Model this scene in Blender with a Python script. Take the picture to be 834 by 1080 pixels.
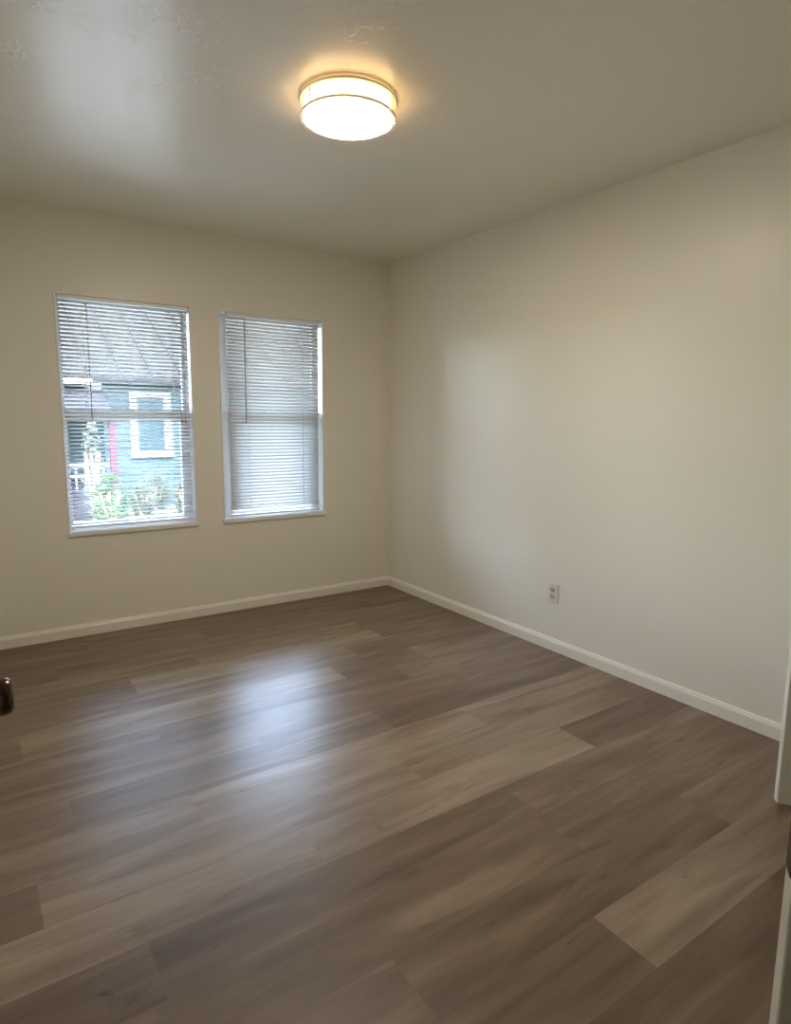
import bpy, bmesh, math, random
from mathutils import Vector, Matrix
random.seed(7)
for o in list(bpy.data.objects):
    bpy.data.objects.remove(o, do_unlink=True)
S = bpy.context.scene
COL = S.collection
R = math.radians

# ------------------------------------------------------------------ camera, sky, exposure
FPX, YAW, PITCH, ROLL = 663.958, 0.600098, -0.146733, 0.0093016
cam_d = bpy.data.cameras.new('camera')
cam = bpy.data.objects.new('camera', cam_d)
COL.objects.link(cam)
fwd = Vector((math.sin(YAW) * math.cos(PITCH), math.cos(YAW) * math.cos(PITCH), math.sin(PITCH)))
rgt = Vector((math.cos(YAW), -math.sin(YAW), 0))
upv = rgt.cross(fwd)
r2 = math.cos(ROLL) * rgt + math.sin(ROLL) * upv
u2 = -math.sin(ROLL) * rgt + math.cos(ROLL) * upv
M = Matrix((r2, u2, -fwd)).transposed().to_4x4()
M.translation = Vector((-2.70829, -4.05503, 1.30503))
cam.matrix_world = M
cam_d.sensor_fit = 'VERTICAL'
cam_d.sensor_height = 36.0
cam_d.lens = FPX / 1080.0 * 36.0
cam_d.clip_start = 0.01
S.camera = cam

SKY_STRENGTH = 18.0
LAMP_STRENGTH = 76.0
LAMP_SIDE = 5.0
world = bpy.data.worlds.new('overcast_sky')
S.world = world
world.use_nodes = True
wn = world.node_tree.nodes
wl = world.node_tree.links
wn.clear()
w_out = wn.new('ShaderNodeOutputWorld')
w_bg = wn.new('ShaderNodeBackground')
w_sky = wn.new('ShaderNodeTexSky')
w_sky.sky_type = 'NISHITA'
w_sky.sun_disc = False
w_sky.sun_elevation = R(55)
w_sky.sun_rotation = R(200)
w_sky.dust_density = 2.5
w_hsv = wn.new('ShaderNodeHueSaturation')
w_hsv.inputs['Saturation'].default_value = 0.7
wl.new(w_sky.outputs[0], w_hsv.inputs['Color'])
wl.new(w_hsv.outputs[0], w_bg.inputs['Color'])
w_bg.inputs['Strength'].default_value = SKY_STRENGTH
wl.new(w_bg.outputs[0], w_out.inputs['Surface'])

S.view_settings.view_transform = 'Standard'
S.view_settings.look = 'None'
S.view_settings.gamma = 1.0
S.view_settings.use_curve_mapping = False
S.view_settings.exposure = 0.0
S.cycles.use_denoising = True
S.cycles.max_bounces = 14
S.cycles.diffuse_bounces = 12
S.cycles.transparent_max_bounces = 24

H = 2.44
WT = 0.14   # thickness of the window wall
WIN = [(-2.240, -1.488, 0.605, 1.984), (-1.316, -0.565, 0.605, 1.980)]   # wall openings x0 x1 z0 z1

for (x0, x1, z0, z1) in WIN:      # sampling portals for the sky in the two window openings
    ld = bpy.data.lights.new('sky_portal', 'AREA')
    ld.shape = 'RECTANGLE'
    ld.size, ld.size_y = x1 - x0, z1 - z0
    ld.cycles.is_portal = True
    lo = bpy.data.objects.new('sky_portal', ld)
    COL.objects.link(lo)
    lo.location = ((x0 + x1) / 2, WT + 0.03, (z0 + z1) / 2)
    lo.rotation_euler = (R(-90), 0, 0)


# ------------------------------------------------------------------ helpers
def mat(name, col, rough=0.5, spec=0.5, metal=0.0):
    m = bpy.data.materials.new(name)
    m.use_nodes = True
    b = m.node_tree.nodes['Principled BSDF']
    b.inputs['Base Color'].default_value = (*col, 1)
    b.inputs['Roughness'].default_value = rough
    b.inputs['Specular IOR Level'].default_value = spec
    b.inputs['Metallic'].default_value = metal
    return m


def N(m, t, **kw):
    n = m.node_tree.nodes.new(t)
    for k, v in kw.items():
        setattr(n, k, v)
    return n


def L(m, a, b):
    m.node_tree.links.new(a, b)


def bsdf(m):
    return m.node_tree.nodes['Principled BSDF']


def add_noise_bump(m, scale, strength, dist=0.002, detail=4):
    tc = N(m, 'ShaderNodeTexCoord')
    no = N(m, 'ShaderNodeTexNoise')
    no.inputs['Scale'].default_value = scale
    no.inputs['Detail'].default_value = detail
    bu = N(m, 'ShaderNodeBump')
    bu.inputs['Strength'].default_value = strength
    bu.inputs['Distance'].default_value = dist
    L(m, tc.outputs['Object'], no.inputs['Vector'])
    L(m, no.outputs['Fac'], bu.inputs['Height'])
    L(m, bu.outputs['Normal'], bsdf(m).inputs['Normal'])
    return tc, no, bu


def add_col_noise(m, c1, c2, scale, stretch=(1, 1, 1), detail=4, lo=0.35, hi=0.65):
    tc = N(m, 'ShaderNodeTexCoord')
    mp = N(m, 'ShaderNodeMapping')
    mp.inputs['Scale'].default_value = stretch
    no = N(m, 'ShaderNodeTexNoise')
    no.inputs['Scale'].default_value = scale
    no.inputs['Detail'].default_value = detail
    cr = N(m, 'ShaderNodeValToRGB')
    cr.color_ramp.elements[0].position = lo
    cr.color_ramp.elements[1].position = hi
    cr.color_ramp.elements[0].color = (*c1, 1)
    cr.color_ramp.elements[1].color = (*c2, 1)
    L(m, tc.outputs['Object'], mp.inputs['Vector'])
    L(m, mp.outputs['Vector'], no.inputs['Vector'])
    L(m, no.outputs['Fac'], cr.inputs['Fac'])
    L(m, cr.outputs['Color'], bsdf(m).inputs['Base Color'])


def box(bm, x0, x1, y0, y1, z0, z1, bev=0.0, seg=2):
    vs = [bm.verts.new((x, y, z)) for x in (x0, x1) for y in (y0, y1) for z in (z0, z1)]
    idx = [(0, 1, 3, 2), (4, 6, 7, 5), (0, 4, 5, 1), (2, 3, 7, 6), (0, 2, 6, 4), (1, 5, 7, 3)]
    fs = [bm.faces.new([vs[i] for i in f]) for f in idx]
    bmesh.ops.recalc_face_normals(bm, faces=fs)
    if bev > 0:
        es = list({e for f in fs for e in f.edges})
        bmesh.ops.bevel(bm, geom=es, offset=bev, segments=seg, affect='EDGES', profile=0.5)


def obj(name, bm, m, parent=None, smooth=False, loc=None):
    me = bpy.data.meshes.new(name)
    bm.to_mesh(me)
    bm.free()
    if smooth:
        for p in me.polygons:
            p.use_smooth = True
    me.materials.append(m)
    o = bpy.data.objects.new(name, me)
    COL.objects.link(o)
    if loc:
        o.location = loc
    if parent:
        o.parent = parent
    return o


def boxobj(name, dims, m, parent=None, bev=0.0, seg=2):
    bm = bmesh.new()
    box(bm, *dims, bev=bev, seg=seg)
    return obj(name, bm, m, parent)


def struct(o):
    o['kind'] = 'structure'
    return o


def tag(o, label, cat, group=None):
    o['label'] = label
    o['category'] = cat
    if group:
        o['group'] = group
    return o


def thing(name, label, cat, loc, group=None, rz=0):
    o = bpy.data.objects.new(name, None)
    o.empty_display_size = 0.1
    COL.objects.link(o)
    o.location = loc
    o.rotation_euler = (0, 0, rz)
    return tag(o, label, cat, group)


def lathe(bm, prof, seg=48, ax='z', cen=(0, 0, 0)):
    """revolve (r, h) pairs about an axis; closes at r = 0"""
    rings = []
    for (r, h) in prof:
        ring = []
        if r < 1e-6:
            pts = [(0, 0)]
        else:
            pts = [(r * math.cos(2 * math.pi * k / seg), r * math.sin(2 * math.pi * k / seg)) for k in range(seg)]
        for (a, b) in pts:
            p = (a, b, h) if ax == 'z' else (h, a, b) if ax == 'x' else (b, h, a)
            ring.append(bm.verts.new((p[0] + cen[0], p[1] + cen[1], p[2] + cen[2])))
        rings.append(ring)
    fs = []
    for A, B in zip(rings, rings[1:]):
        if len(A) == 1 and len(B) == 1:
            continue
        for k in range(seg):
            k2 = (k + 1) % seg
            if len(A) == 1:
                fs.append(bm.faces.new((A[0], B[k2], B[k])))
            elif len(B) == 1:
                fs.append(bm.faces.new((A[k], A[k2], B[0])))
            else:
                fs.append(bm.faces.new((A[k], A[k2], B[k2], B[k])))
    bmesh.ops.recalc_face_normals(bm, faces=fs)


def torus(bm, Rr, z, prof, seg=96):
    """a band of closed (r, z) section swept round the z axis"""
    n = len(prof)
    rings = []
    for k in range(seg):
        a = 2 * math.pi * k / seg
        rings.append([bm.verts.new(((Rr + dr) * math.cos(a), (Rr + dr) * math.sin(a), z + dz)) for dr, dz in prof])
    fs = []
    for k in range(seg):
        A, B = rings[k], rings[(k + 1) % seg]
        for i in range(n):
            j = (i + 1) % n
            fs.append(bm.faces.new((A[i], A[j], B[j], B[i])))
    bmesh.ops.recalc_face_normals(bm, faces=fs)


def tube(bm, p, q, r, seg=8):
    p, q = Vector(p), Vector(q)
    d = (q - p).normalized()
    a = d.orthogonal().normalized()
    b = d.cross(a)
    A, B = [], []
    for k in range(seg):
        t = 2 * math.pi * k / seg
        v = r * (math.cos(t) * a + math.sin(t) * b)
        A.append(bm.verts.new(p + v))
        B.append(bm.verts.new(q + v))
    fs = [bm.faces.new((A[k], A[(k + 1) % seg], B[(k + 1) % seg], B[k])) for k in range(seg)]
    fs += [bm.faces.new(A), bm.faces.new(B)]
    bmesh.ops.recalc_face_normals(bm, faces=fs)


def wall_mesh(axis, d0, d1, a0, a1, z0, z1, openings=()):
    """a wall slab with rectangular holes; axis 'x' = runs along x, d = y range; axis 'y' = runs along y, d = x range"""
    bm = bmesh.new()
    As = sorted({a0, a1, *[v for o in openings for v in o[:2]]})
    Zs = sorted({z0, z1, *[v for o in openings for v in o[2:]]})
    cache = {}

    def V(a, z, d):
        k = (round(a, 5), round(z, 5), round(d, 5))
        if k not in cache:
            cache[k] = bm.verts.new((a, d, z) if axis == 'x' else (d, a, z))
        return cache[k]

    def solid(i, j):
        if i < 0 or j < 0 or i >= len(As) - 1 or j >= len(Zs) - 1:
            return False
        ca, cz = (As[i] + As[i + 1]) / 2, (Zs[j] + Zs[j + 1]) / 2
        return not any(o[0] < ca < o[1] and o[2] < cz < o[3] for o in openings)
    for i in range(len(As) - 1):
        for j in range(len(Zs) - 1):
            if not solid(i, j):
                continue
            a, b, c, d = As[i], As[i + 1], Zs[j], Zs[j + 1]
            for dd in (d0, d1):
                bm.faces.new((V(a, c, dd), V(b, c, dd), V(b, d, dd), V(a, d, dd)))
            for (ni, nj, e) in ((i - 1, j, ((a, c), (a, d))), (i + 1, j, ((b, c), (b, d))), (i, j - 1, ((a, c), (b, c))), (i, j + 1, ((a, d), (b, d)))):
                if not solid(ni, nj):
                    (p, q) = e
                    bm.faces.new((V(*p, d0), V(*q, d0), V(*q, d1), V(*p, d1)))
    bmesh.ops.recalc_face_normals(bm, faces=bm.faces[:])
    return bm


# ------------------------------------------------------------------ materials
PAINT = (0.82, 0.795, 0.715)
wall_m = mat('wall_paint', PAINT, 0.36, 0.42)
add_noise_bump(wall_m, 55, 0.10, 0.002, 3)
ceil_m = mat('ceiling_paint', (0.83, 0.80, 0.72), 0.30, 0.6)
# ceiling: fine orange peel plus scattered trowel ridges
tc, no, bu = add_noise_bump(ceil_m, 40, 0.10, 0.002, 3)
def ceil_noise(scale, detail, p0, p1, dist):
    n2 = N(ceil_m, 'ShaderNodeTexNoise')
    n2.inputs['Scale'].default_value = scale
    n2.inputs['Detail'].default_value = detail
    n2.inputs['Distortion'].default_value = dist
    mr = N(ceil_m, 'ShaderNodeMapRange', interpolation_type='SMOOTHSTEP')
    mr.inputs['From Min'].default_value = p0
    mr.inputs['From Max'].default_value = p1
    L(ceil_m, tc.outputs['Object'], n2.inputs['Vector'])
    L(ceil_m, n2.outputs['Fac'], mr.inputs['Value'])
    return mr.outputs[0]


dab = N(ceil_m, 'ShaderNodeMath', operation='MULTIPLY')
L(ceil_m, ceil_noise(17, 5, 0.50, 0.64, 0.8), dab.inputs[0])
L(ceil_m, ceil_noise(3.3, 3, 0.47, 0.60, 0.3), dab.inputs[1])
b2 = N(ceil_m, 'ShaderNodeBump')
b2.inputs['Strength'].default_value = 0.24
b2.inputs['Distance'].default_value = 0.004
L(ceil_m, dab.outputs[0], b2.inputs['Height'])
L(ceil_m, bu.outputs['Normal'], b2.inputs['Normal'])
L(ceil_m, b2.outputs['Normal'], bsdf(ceil_m).inputs['Normal'])

trim_m = mat('trim_paint', (0.84, 0.81, 0.74), 0.34, 0.5)
add_noise_bump(trim_m, 30, 0.04)
vinyl_m = mat('white_vinyl', (0.82, 0.83, 0.84), 0.35, 0.5)
add_noise_bump(vinyl_m, 60, 0.02)
door_m = mat('door_paint', (0.78, 0.75, 0.68), 0.33, 0.5)
add_noise_bump(door_m, 45, 0.06)
bronze_m = mat('dark_bronze', (0.10, 0.072, 0.05), 0.20, 0.5, 0.9)
add_noise_bump(bronze_m, 80, 0.03)
plate_m = mat('ivory_plastic', (0.72, 0.69, 0.61), 0.38, 0.5)
add_noise_bump(plate_m, 90, 0.02)
recept_m = mat('receptacle_plastic', (0.52, 0.49, 0.42), 0.4, 0.5)
add_noise_bump(recept_m, 90, 0.02)
dark_m = mat('dark_slot', (0.03, 0.028, 0.025), 0.6, 0.2)
add_noise_bump(dark_m, 90, 0.02)
nickel_m = mat('satin_nickel', (0.86, 0.81, 0.70), 0.45, 0.5, 0.1)
add_noise_bump(nickel_m, 120, 0.04)
cord_m = mat('grey_cord', (0.30, 0.31, 0.33), 0.6, 0.3)
add_noise_bump(cord_m, 200, 0.05)
wand_m = mat('smoke_acrylic', (0.25, 0.26, 0.28), 0.25, 0.5)
add_noise_bump(wand_m, 60, 0.02)
white_cord_m = mat('white_cord', (0.85, 0.84, 0.82), 0.6, 0.3)
add_noise_bump(white_cord_m, 200, 0.05)

# slat vinyl: thin, lets some daylight through
slat_m = mat('slat_vinyl', (0.84, 0.84, 0.83), 0.42, 0.4)
tr = N(slat_m, 'ShaderNodeBsdfTranslucent')
tr.inputs['Color'].default_value = (0.80, 0.80, 0.80, 1)
mx = N(slat_m, 'ShaderNodeMixShader')
mx.inputs['Fac'].default_value = 0.30
L(slat_m, bsdf(slat_m).outputs[0], mx.inputs[1])
L(slat_m, tr.outputs[0], mx.inputs[2])
L(slat_m, mx.outputs[0], slat_m.node_tree.nodes['Material Output'].inputs['Surface'])

# window glass: clear pane that reflects a little
glass_m = bpy.data.materials.new('window_glass')
glass_m.use_nodes = True
gn = glass_m.node_tree.nodes
gn.remove(gn['Principled BSDF'])
g_t = N(glass_m, 'ShaderNodeBsdfTransparent')
g_t.inputs['Color'].default_value = (0.93, 0.97, 0.98, 1)
g_g = N(glass_m, 'ShaderNodeBsdfGlossy')
g_g.inputs['Roughness'].default_value = 0.02
g_f = N(glass_m, 'ShaderNodeFresnel')
g_f.inputs['IOR'].default_value = 1.45
g_x = N(glass_m, 'ShaderNodeMixShader')
L(glass_m, g_f.outputs[0], g_x.inputs['Fac'])
L(glass_m, g_t.outputs[0], g_x.inputs[1])
L(glass_m, g_g.outputs[0], g_x.inputs[2])
L(glass_m, g_x.outputs[0], gn['Material Output'].inputs['Surface'])

# lamp acrylic: the lens below the light board is far brighter than the rim round it
acryl_m = mat('glowing_lens', (0.9, 0.86, 0.78), 0.4, 0.4)
bsdf(acryl_m).inputs['Emission Color'].default_value = (1.0, 0.875, 0.70, 1)
bsdf(acryl_m).inputs['Emission Strength'].default_value = LAMP_STRENGTH
side_m = mat('glowing_rim', (0.9, 0.86, 0.78), 0.4, 0.4)
bsdf(side_m).inputs['Emission Color'].default_value = (1.0, 0.66, 0.30, 1)
bsdf(side_m).inputs['Emission Strength'].default_value = LAMP_SIDE

# floor: wood look vinyl planks, each plank with its own tone
floor_m = mat('wood_planks', (0.2, 0.15, 0.11), 0.36, 0.55)
fb = bsdf(floor_m)
at = N(floor_m, 'ShaderNodeAttribute', attribute_name='tone')
sd = N(floor_m, 'ShaderNodeAttribute', attribute_name='seed')
tc = N(floor_m, 'ShaderNodeTexCoord')
mp = N(floor_m, 'ShaderNodeMapping')
mp.inputs['Scale'].default_value = (1.0, 8.0, 1.0)
L(floor_m, tc.outputs['Object'], mp.inputs['Vector'])
gr = N(floor_m, 'ShaderNodeTexNoise', noise_dimensions='4D')
gr.inputs['Scale'].default_value = 1.6
gr.inputs['Detail'].default_value = 7
gr.inputs['Roughness'].default_value = 0.52
gr.inputs['Distortion'].default_value = 0.7
L(floor_m, mp.outputs['Vector'], gr.inputs['Vector'])
L(floor_m, sd.outputs['Fac'], gr.inputs['W'])
mp2 = N(floor_m, 'ShaderNodeMapping')
mp2.inputs['Scale'].default_value = (2.6, 75.0, 1.0)
L(floor_m, tc.outputs['Object'], mp2.inputs['Vector'])
fg = N(floor_m, 'ShaderNodeTexNoise', noise_dimensions='4D')
fg.inputs['Scale'].default_value = 1.5
fg.inputs['Detail'].default_value = 5
L(floor_m, mp2.outputs['Vector'], fg.inputs['Vector'])
L(floor_m, sd.outputs['Fac'], fg.inputs['W'])


def math_node(m, op, a, b, clamp=False):
    n = N(m, 'ShaderNodeMath', operation=op, use_clamp=clamp)
    for i, v in enumerate((a, b)):
        if hasattr(v, 'is_linked'):
            L(m, v, n.inputs[i])
        else:
            n.inputs[i].default_value = v
    return n.outputs[0]


g1 = math_node(floor_m, 'MULTIPLY', math_node(floor_m, 'SUBTRACT', gr.outputs['Fac'], 0.5), 1.25)
g2 = math_node(floor_m, 'MULTIPLY', math_node(floor_m, 'SUBTRACT', fg.outputs['Fac'], 0.5), 0.22)
kn = N(floor_m, 'ShaderNodeTexNoise', noise_dimensions='4D')      # short dark flecks along the grain
kn.inputs['Scale'].default_value = 2.2
kn.inputs['Detail'].default_value = 8
kn.inputs['Roughness'].default_value = 0.6
kn.inputs['Distortion'].default_value = 1.6
kmp = N(floor_m, 'ShaderNodeMapping')
kmp.inputs['Scale'].default_value = (1.6, 7.0, 1.0)
L(floor_m, tc.outputs['Object'], kmp.inputs['Vector'])
L(floor_m, kmp.outputs['Vector'], kn.inputs['Vector'])
L(floor_m, sd.outputs['Fac'], kn.inputs['W'])
kr = N(floor_m, 'ShaderNodeMapRange')
kr.inputs['From Min'].default_value = 0.60
kr.inputs['From Max'].default_value = 0.72
kr.inputs['To Max'].default_value = -0.28
L(floor_m, kn.outputs['Fac'], kr.inputs['Value'])
g2 = math_node(floor_m, 'ADD', g2, kr.outputs[0])
tsum = math_node(floor_m, 'ADD', math_node(floor_m, 'ADD', g1, g2), at.outputs['Fac'], True)
fr = N(floor_m, 'ShaderNodeValToRGB')
e = fr.color_ramp.elements
e[0].position, e[0].color = 0.0, (0.080, 0.047, 0.026, 1)
e[1].position, e[1].color = 1.0, (0.39, 0.31, 0.23, 1)
en = e.new(0.45)
en.color = (0.185, 0.127, 0.082, 1)
L(floor_m, tsum, fr.inputs['Fac'])
uvn = N(floor_m, 'ShaderNodeUVMap', uv_map='plank')
sx = N(floor_m, 'ShaderNodeSeparateXYZ')
L(floor_m, uvn.outputs['UV'], sx.inputs[0])
seam = math_node(floor_m, 'LESS_THAN', sx.outputs['X'], 0.0018)
seam = math_node(floor_m, 'MULTIPLY', seam, 0.22)
sm = N(floor_m, 'ShaderNodeMixRGB')
sm.inputs['Color2'].default_value = (0.05, 0.035, 0.025, 1)
L(floor_m, seam, sm.inputs['Fac'])
L(floor_m, fr.outputs['Color'], sm.inputs['Color1'])
L(floor_m, sm.outputs['Color'], fb.inputs['Base Color'])
rr = N(floor_m, 'ShaderNodeMapRange')
rr.inputs['To Min'].default_value = 0.38
rr.inputs['To Max'].default_value = 0.31
L(floor_m, tsum, rr.inputs['Value'])
L(floor_m, rr.outputs[0], fb.inputs['Roughness'])
fbu = N(floor_m, 'ShaderNodeBump')
fbu.inputs['Strength'].default_value = 0.06
fbu.inputs['Distance'].default_value = 0.001
L(floor_m, fg.outputs['Fac'], fbu.inputs['Height'])
L(floor_m, fbu.outputs['Normal'], fb.inputs['Normal'])

# ------------------------------------------------------------------ floor of planks
FX0, FX1, FY0, FY1 = -3.6, 0.0, -5.7, 0.0
PW, PL = 0.19, 1.22
bm = bmesh.new()
uvl = bm.loops.layers.uv.new('plank')
tone_l = bm.faces.layers.float.new('tone')
seed_l = bm.faces.layers.float.new('seed')
# rows counted from the edge at y = -3.31; joints and tones as seen in the photograph
known = {
    -1: ([-2.10, -0.88], [0.40, 0.30, 0.22]),
    0: ([-2.62, -1.42, -0.25], [0.40, 0.30, 0.62, 0.4]),
    1: ([-1.94, -0.72], [0.42, 0.30, 0.50]),
    2: ([-2.45, -1.23], [0.50, 0.44, 0.42]),
    3: ([-2.42, -1.20], [0.36, 0.34, 0.47]),
    4: ([-1.91, -0.69], [0.66, 0.66, 0.30]),
    5: ([-2.63, -1.41, -0.19], [0.34, 0.62, 0.58, 0.45]),
    6: ([-2.15, -0.93], [0.56, 0.64, 0.56]),
    7: ([-2.50, -1.28], [0.42, 0.42, 0.36]),
    8: ([-1.80, -0.58], [0.50, 0.50, 0.42]),
    9: ([-2.13, -0.91], [0.44, 0.36, 0.44]),
    10: ([-2.61, -1.19, -0.67], [0.38, 0.66, 0.40, 0.56]),
    11: ([-2.20, -0.98], [0.48, 0.50, 0.36]),
    12: ([-2.11, -0.70], [0.42, 0.68, 0.46]),
    13: ([-1.75, -0.70], [0.46, 0.54, 0.36]),
    14: ([-2.40, -1.18], [0.36, 0.40, 0.44]),
    15: ([-1.60, -0.38], [0.40, 0.32, 0.34]),
    16: ([-2.20, -0.98], [0.34, 0.36, 0.30]),
    17: ([-1.50], [0.32, 0.3]),
}
y = -3.31
k0 = 0
while y > FY0:
    y -= PW
    k0 -= 1
k = k0
while y < FY1 - 1e-6:
    ya, yb = max(y, FY0), min(y + PW, FY1)
    if k in known:
        js, ts = known[k]
    else:
        s = -3.6 + random.random() * PL
        js = [s + PL * i for i in range(3) if s + PL * i < -0.15]
        ts = [0.3 + 0.3 * random.random() for _ in range(len(js) + 1)]
    xs = [FX0] + [j for j in js] + [FX1]
    for i in range(len(xs) - 1):
        vs = [bm.verts.new(c) for c in ((xs[i], ya, 0), (xs[i + 1], ya, 0), (xs[i + 1], yb, 0), (xs[i], yb, 0))]
        f = bm.faces.new(vs)
        f[tone_l] = ts[min(i, len(ts) - 1)]
        f[seed_l] = random.random() * 40
        # u = distance to the near long edge (for the seam), v = along
        for lp, (u, v) in zip(f.loops, ((0, 0), (0, 1), (yb - ya, 1), (yb - ya, 0))):
            lp[uvl].uv = (u, v)
    y += PW
    k += 1
struct(obj('floor', bm, floor_m))

# ------------------------------------------------------------------ walls and ceiling
struct(obj('wall_back', wall_mesh('x', 0.0, WT, -3.72, 0.12, -0.1, H, [w for w in WIN]), wall_m))
struct(boxobj('wall_right', (0.0, 0.12, -5.82, 0.0, -0.1, H), wall_m))
struct(obj('wall_left', wall_mesh('y', -2.92, -2.80, -4.6, 0.0, -0.1, H, [(-4.54, -3.76, -0.1, 2.03)]), wall_m))
struct(obj('wall_near', wall_mesh('x', -3.84, -3.72, -1.42, 0.0, -0.1, H, [(-0.77, -0.05, -0.1, 2.03)]), wall_m))
struct(boxobj('wall_alcove', (-1.48, -1.42, -4.6, -3.72, -0.1, H), wall_m))
struct(obj('wall_entry', wall_mesh('x', -4.72, -4.60, -3.6, 0.0, -0.1, H, [(-2.44, -1.59, -0.1, 2.03)]), wall_m))
struct(boxobj('wall_closet', (-3.72, -3.60, -5.82, 0.0, -0.1, H), wall_m))
struct(boxobj('wall_hall', (-3.6, 0.0, -5.82, -5.7, -0.1, H), wall_m))
struct(boxobj('ceiling', (-3.72, 0.12, -5.82, WT, H, H + 0.12), ceil_m))


def baseboard(name, axis, face, a0, a1, sgn):
    """profile: flat face with an eased, stepped top; face = wall plane, sgn = direction into the room"""
    prof = [(0, 0.0), (0.013, 0.0), (0.013, 0.050), (0.0115, 0.056), (0.008, 0.061), (0.0075, 0.066), (0.005, 0.069), (0, 0.070)]
    bm = bmesh.new()
    rings = []
    for a in (a0, a1):
        rings.append([bm.verts.new((a, face + sgn * d, z) if axis == 'x' else (face + sgn * d, a, z)) for d, z in prof])
    n = len(prof)
    for i in range(n):
        j = (i + 1) % n
        bm.faces.new((rings[0][i], rings[0][j], rings[1][j], rings[1][i]))
    bm.faces.new(rings[0])
    bm.faces.new(rings[1])
    bmesh.ops.recalc_face_normals(bm, faces=bm.faces[:])
    return struct(obj(name, bm, trim_m))


baseboard('baseboard_back', 'x', 0.0, -2.80, 0.0, -1)
baseboard('baseboard_right', 'y', 0.0, -3.72, 0.0, -1)
baseboard('baseboard_left', 'y', -2.80, -3.70, 0.0, 1)
baseboard('baseboard_near', 'x', -3.72, -1.48, -0.83, 1)
baseboard('baseboard_entry', 'x', -4.60, -2.80, -2.50, 1)

# ------------------------------------------------------------------ windows
WIN_INNER = []
for i, (x0, x1, z0, z1) in enumerate(WIN):
    # jamb liner: white frame round the opening, rounded front edge
    fr_o = bpy.data.objects.new('window_%d' % (i + 1), None)
    COL.objects.link(fr_o)
    fr_o.location = ((x0 + x1) / 2, 0.05, z0)
    struct(fr_o)
    ox, oy, oz = fr_o.location

    def wpart(name, dims, m=vinyl_m, bev=0.0, par=fr_o, ofs=(ox, oy, oz)):
        bm = bmesh.new()
        if isinstance(dims[0], (int, float)):
            dims = [dims]
        for d in dims:
            box(bm, d[0] - ofs[0], d[1] - ofs[0], d[2] - ofs[1], d[3] - ofs[1], d[4] - ofs[2], d[5] - ofs[2], bev=bev)
        return obj(name, bm, m, par)
    t = 0.011
    sill_t = z0 + 0.030
    wpart('window_frame', [(x0, x0 + t, -0.004, 0.13, sill_t, z1 - 0.007), (x1 - t, x1, -0.004, 0.13, sill_t, z1 - 0.007), (x0, x1, -0.004, 0.13, z1 - 0.007, z1)], bev=0.003)
    wpart('window_sill', (x0 - 0.006, x1 + 0.006, -0.016, 0.13, z0 + 0.0005, sill_t), bev=0.006)
    a0, a1, b0, b1 = x0 + t, x1 - t, sill_t, z1 - 0.007
    mid = 1.315
    # upper sash (outer track) and lower sash (inner track)
    sw = 0.040
    lw = (sw - 0.012, 0.080)[i]      # left stile
    up = wpart('upper_sash', [(a0, a0 + lw, 0.100, 0.125, mid - 0.02, b1), (a1 - sw + 0.012, a1, 0.100, 0.125, mid - 0.02, b1), (a0 + lw, a1 - sw + 0.012, 0.100, 0.125, b1 - 0.03, b1), (a0 + lw, a1 - sw + 0.012, 0.100, 0.125, mid - 0.02, mid + 0.02)], bev=0.003)
    lo_ = wpart('lower_sash', [(a0, a0 + lw, 0.072, 0.097, b0, mid + 0.03), (a1 - 0.055, a1, 0.072, 0.097, b0, mid + 0.03), (a0 + lw, a1 - 0.055, 0.072, 0.097, b0, b0 + 0.040), (a0 + lw, a1 - 0.055, 0.072, 0.097, mid - 0.03, mid + 0.03)], bev=0.003)
    wpart('pane', (a0 + 0.02, a1 - 0.02, 0.1115, 0.1135, mid, b1 - 0.015), glass_m, par=up)
    wpart('pane', (a0 + 0.02, a1 - 0.045, 0.0835, 0.0855, b0 + 0.02, mid), glass_m, par=lo_)
    wpart('sash_lock', (ox - 0.03, ox + 0.03, 0.066, 0.078, mid + 0.0305, mid + 0.040), vinyl_m, bev=0.003, par=lo_)
    WIN_INNER.append((a0, a1, b0, b1))


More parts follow.
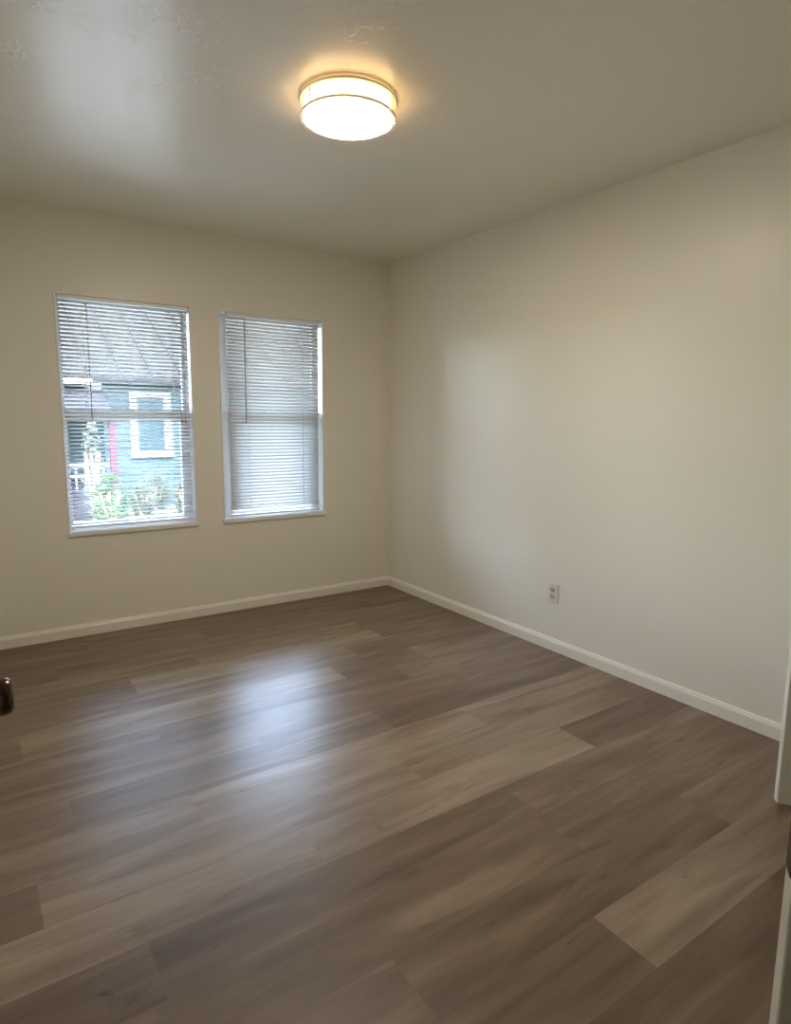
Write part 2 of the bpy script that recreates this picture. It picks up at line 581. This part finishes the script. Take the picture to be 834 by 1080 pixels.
# ------------------------------------------------------------------ blinds
def blind(x0, x1, ztop, zbot, tilt, wand_x, cord_xs, ladder_xs, label, lift_z):
    """mini blind hanging in the opening; tilt = degrees, room side edge up"""
    yc = 0.020
    root = thing('window_blind', label, 'blind', ((x0 + x1) / 2, yc, ztop), 'white mini blinds in the two windows')
    ox, oy, oz = root.location
    lx0, lx1 = x0 - ox, x1 - ox
    # headrail: open channel
    bm = bmesh.new()
    box(bm, lx0, lx1, -0.014, 0.014, -0.020, -0.0005, bev=0.002)
    obj('headrail', bm, vinyl_m, root)
    # slats: thin crowned strips
    bm = bmesh.new()
    pitch, w, crown = 0.0222, 0.025, 0.0022
    z = -0.033
    zend = zbot - ztop + 0.034
    ca, sa = math.cos(R(tilt)), math.sin(R(tilt))
    n = 0
    while z > zend:
        pr = []
        for j in range(7):
            t = j / 6 * 2 - 1
            a = t * w / 2                       # across, + = outside
            c = crown * (1 - t * t)
            pr.append((a * ca + c * sa, z - a * sa + c * ca))
        jig = random.uniform(-0.0012, 0.0012)
        vA = [bm.verts.new((lx0 + 0.002 + jig, yy, zz)) for yy, zz in pr]
        vB = [bm.verts.new((lx1 - 0.002 + jig, yy, zz)) for yy, zz in pr]
        for j in range(6):
            bm.faces.new((vA[j], vA[j + 1], vB[j + 1], vB[j]))
        z -= pitch
        n += 1
    sl = obj('slat_panel', bm, slat_m, root, smooth=True)
    so = sl.modifiers.new('thickness', 'SOLIDIFY')
    so.thickness = 0.0006
    zb = zbot - ztop
    bm = bmesh.new()
    box(bm, lx0, lx1, -0.012, 0.012, zb + 0.004, zb + 0.018, bev=0.003)
    obj('bottom_rail', bm, vinyl_m, root)
    for lx in ladder_xs:
        bm = bmesh.new()
        for yy in (-0.0135, 0.0135):
            tube(bm, (lx - ox, yy, -0.026), (lx - ox, yy, zb + 0.017), 0.0016, 6)
        obj('ladder_cord', bm, white_cord_m, root)
    # tilt wand on a small hook
    bm = bmesh.new()
    tube(bm, (wand_x - ox, -0.020, -0.035), (wand_x - ox - 0.002, -0.022, -0.70), 0.0038, 6)
    wd = obj('tilt_wand', bm, wand_m, root)
    bm = bmesh.new()
    tube(bm, (wand_x - ox, -0.012, -0.020), (wand_x - ox, -0.020, -0.020), 0.002, 6)
    tube(bm, (wand_x - ox, -0.020, -0.018), (wand_x - ox, -0.020, -0.037), 0.002, 6)
    obj('hook', bm, vinyl_m, wd)
    for cx in cord_xs:
        bm = bmesh.new()
        tube(bm, (cx - ox, -0.0155, -0.020), (cx - ox - 0.004, -0.018, lift_z - ztop), 0.0013, 6)
        lathe(bm, [(0, 0.014), (0.0022, 0.012), (0.0042, -0.012), (0, -0.014)], 8, 'z', (cx - ox - 0.004, -0.018, lift_z - ztop - 0.012))
        obj('lift_cord', bm, cord_m, root)
    return root


a0, a1, b0, b1 = WIN_INNER[0]
blind(a0 + 0.010, a1 - 0.006, b1, b0 + 0.012, 23, -2.076, (-1.560, -1.536), (-2.10, -1.60),
      'white mini blind with open slats showing the neighbouring house, left window', 1.29)
a0, a1, b0, b1 = WIN_INNER[1]
blind(a0 + 0.048, a1 - 0.022, b1, b0 + 0.006, -54, -1.140, (), (-1.122, -0.724),
      'white mini blind with slats nearly closed, window next to the corner', 1.29)

# ------------------------------------------------------------------ ceiling lamp
lamp = thing('ceiling_lamp', 'round lit flush mount lamp with two metal rings on the ceiling', 'lamp', (-1.476, -1.93, H))
bm = bmesh.new()
lathe(bm, [(0, -0.0005), (0.155, -0.0005), (0.157, -0.004), (0.157, -0.012), (0.150, -0.014), (0, -0.014)], 64)
obj('base_pan', bm, nickel_m, lamp, smooth=False)
bm = bmesh.new()
lathe(bm, [(0.150, -0.0142), (0.157, -0.018), (0.158, -0.060), (0.157, -0.071)], 96)
obj('diffuser_rim', bm, side_m, lamp, smooth=True)
bm = bmesh.new()
lathe(bm, [(0.157, -0.071), (0.1545, -0.0745), (0.149, -0.0762), (0.138, -0.0775), (0.12, -0.0785), (0.06, -0.0795), (0, -0.080)], 96)
obj('diffuser_lens', bm, acryl_m, lamp, smooth=True)
sec = [(-0.006, -0.0036), (0.004, -0.0036), (0.0055, -0.002), (0.0055, 0.002), (0.004, 0.0036), (-0.006, 0.0036)]
bm = bmesh.new()
torus(bm, 0.167, -0.012, sec)
obj('upper_ring', bm, nickel_m, lamp)
bm = bmesh.new()
torus(bm, 0.167, -0.068, sec)
obj('lower_ring', bm, nickel_m, lamp)
for kk in range(3):
    a = R(188 + 120 * kk)
    bm = bmesh.new()
    tube(bm, (0.166 * math.cos(a), 0.166 * math.sin(a), -0.016), (0.166 * math.cos(a), 0.166 * math.sin(a), -0.060), 0.003, 8)
    obj('post', bm, nickel_m, lamp)

# ------------------------------------------------------------------ outlet on the right wall
out = thing('wall_outlet', 'ivory duplex power outlet on the right wall above the baseboard', 'outlet', (0.0, -1.695, 0.333))
bm = bmesh.new()
box(bm, -0.0065, -0.0002, -0.036, 0.036, -0.0575, 0.0575, bev=0.003, seg=3)
obj('cover_plate', bm, plate_m, out)
for s in (1, -1):
    bm = bmesh.new()
    zc = 0.0195 * s
    # rounded face with flat top and bottom
    pts = []
    for kk in range(40):
        a = 2 * math.pi * kk / 40
        pts.append((0.0172 * math.cos(a), max(-0.0142, min(0.0142, 0.0172 * math.sin(a)))))
    A = [bm.verts.new((-0.0065, p[0], zc + p[1])) for p in pts]
    B = [bm.verts.new((-0.0088, p[0] * 0.97, zc + p[1] * 0.97)) for p in pts]
    for kk in range(40):
        bm.faces.new((A[kk], A[(kk + 1) % 40], B[(kk + 1) % 40], B[kk]))
    bm.faces.new(B)
    bmesh.ops.recalc_face_normals(bm, faces=bm.faces[:])
    rc = obj('receptacle', bm, recept_m, out)
    for (yy, hh) in ((-0.0064, 0.0085), (0.0064, 0.0068)):
        bm = bmesh.new()
        box(bm, -0.0092, -0.0086, yy - 0.0012, yy + 0.0012, zc + 0.003 - hh / 2, zc + 0.003 + hh / 2)
        obj('slot', bm, dark_m, rc)
    bm = bmesh.new()
    lathe(bm, [(0, -0.0086), (0.0026, -0.0086), (0.0026, -0.0092), (0, -0.0092)], 12, 'x', (0, 0, zc - 0.0075))
    obj('ground_hole', bm, dark_m, rc)
bm = bmesh.new()
lathe(bm, [(0, -0.0064), (0.0032, -0.0064), (0.0028, -0.0078), (0, -0.0082)], 16, 'x')
obj('screw', bm, nickel_m, out)


# ------------------------------------------------------------------ doors
def knob_profile(s):
    """(r, distance out of the door face): rose, neck, then a flattened ball"""
    return [(0, 0.0), (0.032, 0.0), (0.032, 0.004), (0.027, 0.008), (0.014, 0.010), (0.011, 0.014), (0.011, 0.022),
            (0.017, 0.026), (0.0235, 0.031), (0.0262, 0.038), (0.0265, 0.046), (0.0252, 0.0535), (0.021, 0.0575), (0.0185, 0.0565), (0, 0.0578)]


def door(name, hinge, direction, width, zlo, knob_z, knob_sides, thick=0.035, backset=0.062, ks=1.0):
    """slab from the hinge along direction; local x = along the slab from the hinge, local y = thickness"""
    d = Vector((direction[0], direction[1], 0)).normalized()
    o = bpy.data.objects.new(name, None)
    COL.objects.link(o)
    o.location = (hinge[0], hinge[1], 0)
    o.rotation_euler = (0, 0, math.atan2(d.y, d.x))
    struct(o)
    bm = bmesh.new()
    box(bm, 0.0, width, -thick / 2, thick / 2, zlo, 2.02, bev=0.0035, seg=3)
    obj('door_slab', bm, door_m, o)
    for s in knob_sides:
        bm = bmesh.new()
        lathe(bm, [(r * (1 + (ks - 1) * 0.4), s * (thick / 2 + h * ks)) for r, h in knob_profile(s)], 40, 'y', (width - backset, 0, knob_z))
        obj('door_knob', bm, bronze_m, o, smooth=True)
    bm = bmesh.new()
    box(bm, width - 0.0002, width + 0.0012, -0.011, 0.011, knob_z - 0.026, knob_z + 0.026, bev=0.0004)
    obj('latch_plate', bm, bronze_m, o)
    for zz in (0.25, 1.05, 1.80):
        bm = bmesh.new()
        tube(bm, (-0.006, thick / 2 + 0.004, zz - 0.045), (-0.006, thick / 2 + 0.004, zz + 0.045), 0.006, 10)
        obj('hinge', bm, bronze_m, o)
    return o


# left: opened flat along the left wall
door('door_1', (-2.7525, -3.78), (0, 1), 0.785, 0.010, 0.915, (-1, 1))
# right, next to the camera: opened into the room, free edge towards the windows
door('door_2', (-1.605, -4.515), (-0.451, 0.708), 0.8394, 0.010, 0.885, (-1, 1), backset=0.050, ks=1.28)
# far right: closet door standing open from the near wall
door('door_3', (-0.058, -3.67), (-0.426, 0.527), 0.6776, 0.012, 0.90, (1,))

# ------------------------------------------------------------------ outside
ground_m = mat('lawn_ground', (0.16, 0.22, 0.10), 0.9, 0.2)
add_col_noise(ground_m, (0.0220, 0.0242, 0.0198), (0.0374, 0.0374, 0.0330), 3.0)
bm = bmesh.new()
box(bm, -14, 20, WT + 0.02, 34, -0.75, -0.60)
struct(obj('ground', bm, ground_m))

cover_m = mat('shade_cover_paint', (0.45, 0.44, 0.42), 0.7, 0.2)
add_noise_bump(cover_m, 20, 0.1)
CD = 1.9
bm = bmesh.new()
box(bm, -3.9, 1.6, WT + 0.01, WT + CD, 2.37, 2.42)
pc = obj('added_shade_cover', bm, cover_m)  # unseen cover with rafters and beam, added to shape the daylight at the windows
struct(pc)
bm = bmesh.new()
xx = -3.7
while xx < 1.6:
    box(bm, xx, xx + 0.045, WT + 0.01, WT + CD - 0.04, 2.28, 2.37)
    xx += 0.61
obj('rafter', bm, cover_m, pc)
boxobj('edge_beam', (-3.9, 1.6, WT + CD - 0.04, WT + CD, 2.27, 2.37), cover_m, pc)

slab_m = mat('bounce_slab_concrete', (0.36, 0.35, 0.33), 0.9, 0.2)
add_col_noise(slab_m, (0.15, 0.145, 0.135), (0.19, 0.185, 0.175), 5.0)
struct(boxobj('added_bounce_slab', (-4.2, 1.9, WT + 0.01, 4.2, -0.70, -0.55), slab_m))  # unseen pale slab, added to bounce daylight up onto the slat undersides

siding_m = mat('blue_siding', (0.36, 0.56, 0.62), 0.6, 0.08)
add_col_noise(siding_m, (0.0072, 0.0150, 0.0182), (0.0084, 0.0170, 0.0205), 2.0, (0.4, 1, 6))
roof_m = mat('lavender_shingle', (0.33, 0.33, 0.37), 0.85, 0.08)
add_col_noise(roof_m, (0.0046, 0.0046, 0.0045), (0.0068, 0.0067, 0.0066), 9.0, (1, 3, 3))
purple_m = mat('violet_grey_shingle', (0.22, 0.21, 0.31), 0.85, 0.08)
add_col_noise(purple_m, (0.0050, 0.0050, 0.0070), (0.0070, 0.0070, 0.0095), 9.0)
red_m = mat('red_post_paint', (0.020, 0.0028, 0.007), 0.5, 0.1)
add_noise_bump(red_m, 30, 0.05)
white_m = mat('outdoor_white_paint', (0.0600, 0.0615, 0.0625), 0.5, 0.15)
add_noise_bump(white_m, 30, 0.05)
nglass_m = mat('neighbor_glass', (0.0022, 0.0085, 0.0120), 0.3, 0.08)
add_noise_bump(nglass_m, 3, 0.02)

house = thing('neighbor_house', 'pale blue lap sided house with white trimmed window seen through the open blind', 'house', (3.0, 10.0, -0.6))
HX, HY, HZ = 3.0, 10.0, -0.6


def hp(name, dims, m, par=house, bev=0.0):
    bm = bmesh.new()
    if isinstance(dims[0], (int, float)):
        dims = [dims]
    for d in dims:
        box(bm, d[0] - HX, d[1] - HX, d[2] - HY, d[3] - HY, d[4] - HZ, d[5] - HZ, bev=bev)
    return obj(name, bm, m, par)


# lap siding: each board leans out at its lower edge; hole left for the window is simply covered by the trim box
bm = bmesh.new()
zz = -0.6
while zz < 2.04:
    z1_ = min(zz + 0.14, 2.05)
    A = [(-0.32, 10.0 - 0.018, zz), (8.0, 10.0 - 0.018, zz), (8.0, 10.0 - 0.002, z1_), (-0.32, 10.0 - 0.002, z1_), (-0.32, 10.12, zz), (8.0, 10.12, zz), (8.0, 10.12, z1_), (-0.32, 10.12, z1_)]
    v = [bm.verts.new((p[0] - HX, p[1] - HY, p[2] - HZ)) for p in A]
    fs = [bm.faces.new([v[i] for i in q]) for q in ((0, 1, 2, 3), (5, 4, 7, 6), (0, 4, 5, 1), (3, 2, 6, 7), (0, 3, 7, 4), (1, 5, 6, 2))]
    bmesh.ops.recalc_face_normals(bm, faces=fs)
    zz += 0.14
# recessed porch wall further back and the far side wall
box(bm, -6.0 - HX, -0.32 - HX, 12.2 - HY, 12.3 - HY, 0.0, 2.65)
box(bm, -0.32 - HX, -0.22 - HX, 10.12 - HY, 12.3 - HY, 0.0, 2.65)
obj('siding', bm, siding_m, house)
wf = hp('window_trim', [(0.19, 0.32, 9.93, 9.99, 0.58, 1.71), (0.87, 1.02, 9.93, 9.99, 0.58, 1.71), (0.19, 1.02, 9.93, 9.99, 1.71, 1.84), (0.17, 1.04, 9.91, 9.99, 0.44, 0.58), (0.32, 0.87, 9.95, 9.99, 1.28, 1.33)], white_m)
hp('pane', (0.32, 0.87, 9.965, 9.978, 0.58, 1.71), nglass_m, wf)
hp('fascia', (-0.55, 8.2, 9.60, 9.64, 1.95, 2.09), purple_m)
# roof slab rising away from the eave, with ribs
bm = bmesh.new()
s30 = math.tan(R(30))
for (xa, xb, dz) in [(-6.2, 8.3, 0.0)]:
    v = [bm.verts.new((p[0] - HX, p[1] - HY, p[2] - HZ)) for p in
         [(xa, 9.58, 2.08), (xb, 9.58, 2.08), (xb, 14.9, 2.08 + 5.32 * s30), (xa, 14.9, 2.08 + 5.32 * s30),
          (xa, 9.58, 2.02), (xb, 9.58, 2.02), (xb, 14.9, 2.02 + 5.32 * s30), (xa, 14.9, 2.02 + 5.32 * s30)]]
    for q in ((0, 1, 2, 3), (4, 5, 6, 7), (0, 1, 5, 4), (3, 2, 6, 7), (0, 3, 7, 4), (1, 2, 6, 5)):
        bm.faces.new([v[i] for i in q])
xx = -6.0
while xx < 8.2:                               # standing ribs
    v = [bm.verts.new((p[0] - HX, p[1] - HY, p[2] - HZ)) for p in
         [(xx, 9.58, 2.08), (xx + 0.05, 9.58, 2.08), (xx + 0.05, 14.9, 2.08 + 5.32 * s30), (xx, 14.9, 2.08 + 5.32 * s30),
          (xx, 9.58, 2.12), (xx + 0.05, 9.58, 2.12), (xx + 0.05, 14.9, 2.12 + 5.32 * s30), (xx, 14.9, 2.12 + 5.32 * s30)]]
    for q in ((0, 1, 2, 3), (4, 5, 6, 7), (0, 1, 5, 4), (3, 2, 6, 7), (0, 3, 7, 4), (1, 2, 6, 5)):
        bm.faces.new([v[i] for i in q])
    xx += 0.60
bmesh.ops.recalc_face_normals(bm, faces=bm.faces[:])
obj('roof', bm, roof_m, house)
# porch: small violet roof on a red post, deck with steps
bm = bmesh.new()
v = [bm.verts.new((p[0] - HX, p[1] - HY, p[2] - HZ)) for p in
     [(-2.6, 8.8, 1.40), (-0.34, 8.8, 1.40), (-0.34, 10.0, 1.82), (-2.6, 10.0, 1.82), (-2.6, 8.8, 1.32), (-0.34, 8.8, 1.32), (-0.34, 10.0, 1.74), (-2.6, 10.0, 1.74)]]
for q in ((0, 1, 2, 3), (4, 5, 6, 7), (0, 1, 5, 4), (3, 2, 6, 7), (0, 3, 7, 4), (1, 2, 6, 5)):
    bm.faces.new([v[i] for i in q])
bmesh.ops.recalc_face_normals(bm, faces=bm.faces[:])
obj('porch_roof', bm, purple_m, house)
hp('porch_post', [(-0.40, -0.29, 8.95, 9.06, -0.22, 1.40), (-0.43, -0.26, 8.92, 9.09, -0.22, -0.10)], red_m)
hp('porch_deck', [(-2.6, -0.34, 9.10, 12.2, -0.30, -0.10), (-2.5, -0.45, 8.85, 9.10, -0.45, -0.28), (-2.4, -0.5, 8.6, 8.85, -0.60, -0.44)], purple_m)
hp('porch_railing', [(-2.5, -0.45, 9.12, 9.17, 0.34, 0.42), (-2.5, -0.45, 9.12, 9.17, 0.14, 0.20)] + [(-2.45 + 0.16 * q, -2.42 + 0.16 * q, 9.13, 9.16, -0.10, 0.36) for q in range(13)], white_m)


def leaf_bush(name, label, cat, loc, size, n, leaf, cols, group=None, seed=1, spiky=False):
    rnd = random.Random(seed)
    m = mat(name + '_leaf', cols[0], 0.6, 0.1)
    add_col_noise(m, cols[0], cols[1], 9.0)
    stem_m = mat(name + '_stem', (0.20, 0.15, 0.09), 0.8, 0.2)
    add_noise_bump(stem_m, 40, 0.2)
    root = thing(name, label, cat, loc, group)
    bm = bmesh.new()
    for i in range(n):
        a = rnd.random() * 2 * math.pi
        t = rnd.random()
        rr_ = math.sqrt(rnd.random())
        h = size[2] * (0.08 + 0.92 * t)
        prof = math.sqrt(max(0.05, 1 - (2 * t - 0.9) ** 2 / 1.25))
        c = Vector((size[0] * prof * rr_ * math.cos(a), size[1] * prof * rr_ * math.sin(a), h))
        if spiky:
            d = Vector((math.cos(a) * rr_ * 0.8, math.sin(a) * rr_ * 0.8, 0.9 + 0.5 * rnd.random())).normalized()
        else:
            d = Vector((rnd.gauss(0, 1), rnd.gauss(0, 1), rnd.gauss(0.5, 0.7))).normalized()
        s = d.cross(Vector((rnd.gauss(0, 1), rnd.gauss(0, 1), rnd.gauss(0, 1)))).normalized()
        l = leaf * rnd.uniform(0.7, 1.4) * (2.4 if spiky else 1)
        w = leaf * rnd.uniform(0.25, 0.42)
        nrm = d.cross(s)
        v = [bm.verts.new(c + q) for q in (-d * l / 2, s * w / 2 + nrm * w * 0.15, d * l / 2, -s * w / 2 + nrm * w * 0.15)]
        bm.faces.new(v)
    obj('foliage', bm, m, root)
    bm = bmesh.new()
    for i in range(7):
        a = 2 * math.pi * i / 7
        tube(bm, (0.03 * math.cos(a), 0.03 * math.sin(a), 0.0), (size[0] * 0.6 * math.cos(a), size[1] * 0.6 * math.sin(a), size[2] * 0.7), 0.012, 6)
    obj('stem', bm, stem_m, root)
    return root


leaf_bush('leafy_bush', 'bright green bush in front of the porch steps, low in the left window', 'bush', (-0.74, 7.3, -0.6), (0.30, 0.28, 0.95), 900, 0.10, ((0.006, 0.017, 0.005), (0.016, 0.031, 0.012)), seed=3)
leaf_bush('tall_shrub', 'pale twiggy shrub standing left of the red porch post', 'shrub', (-0.85, 8.12, -0.6), (0.20, 0.2, 1.80), 420, 0.09, ((0.0225, 0.0275, 0.0200), (0.0375, 0.0400, 0.0320)), seed=5)
for q, (px, py, sc, lb) in enumerate([(0.08, 8.75, 0.78, 'grey green spiky plant below the window trim, next to the red post'),
                                      (0.52, 9.45, 0.95, 'grey green spiky plant centred under the white trimmed window'),
                                      (0.90, 8.70, 0.82, 'grey green spiky plant at the right edge of the open blind')]):
    leaf_bush('spiky_plant', lb, 'plant', (px, py, -0.6), (0.30 * sc, 0.26 * sc, 0.72 * sc), 330, 0.10, ((0.0120, 0.0180, 0.0135), (0.0300, 0.0350, 0.0275)), 'spiky plants along the blue house', seed=11 + q, spiky=True)
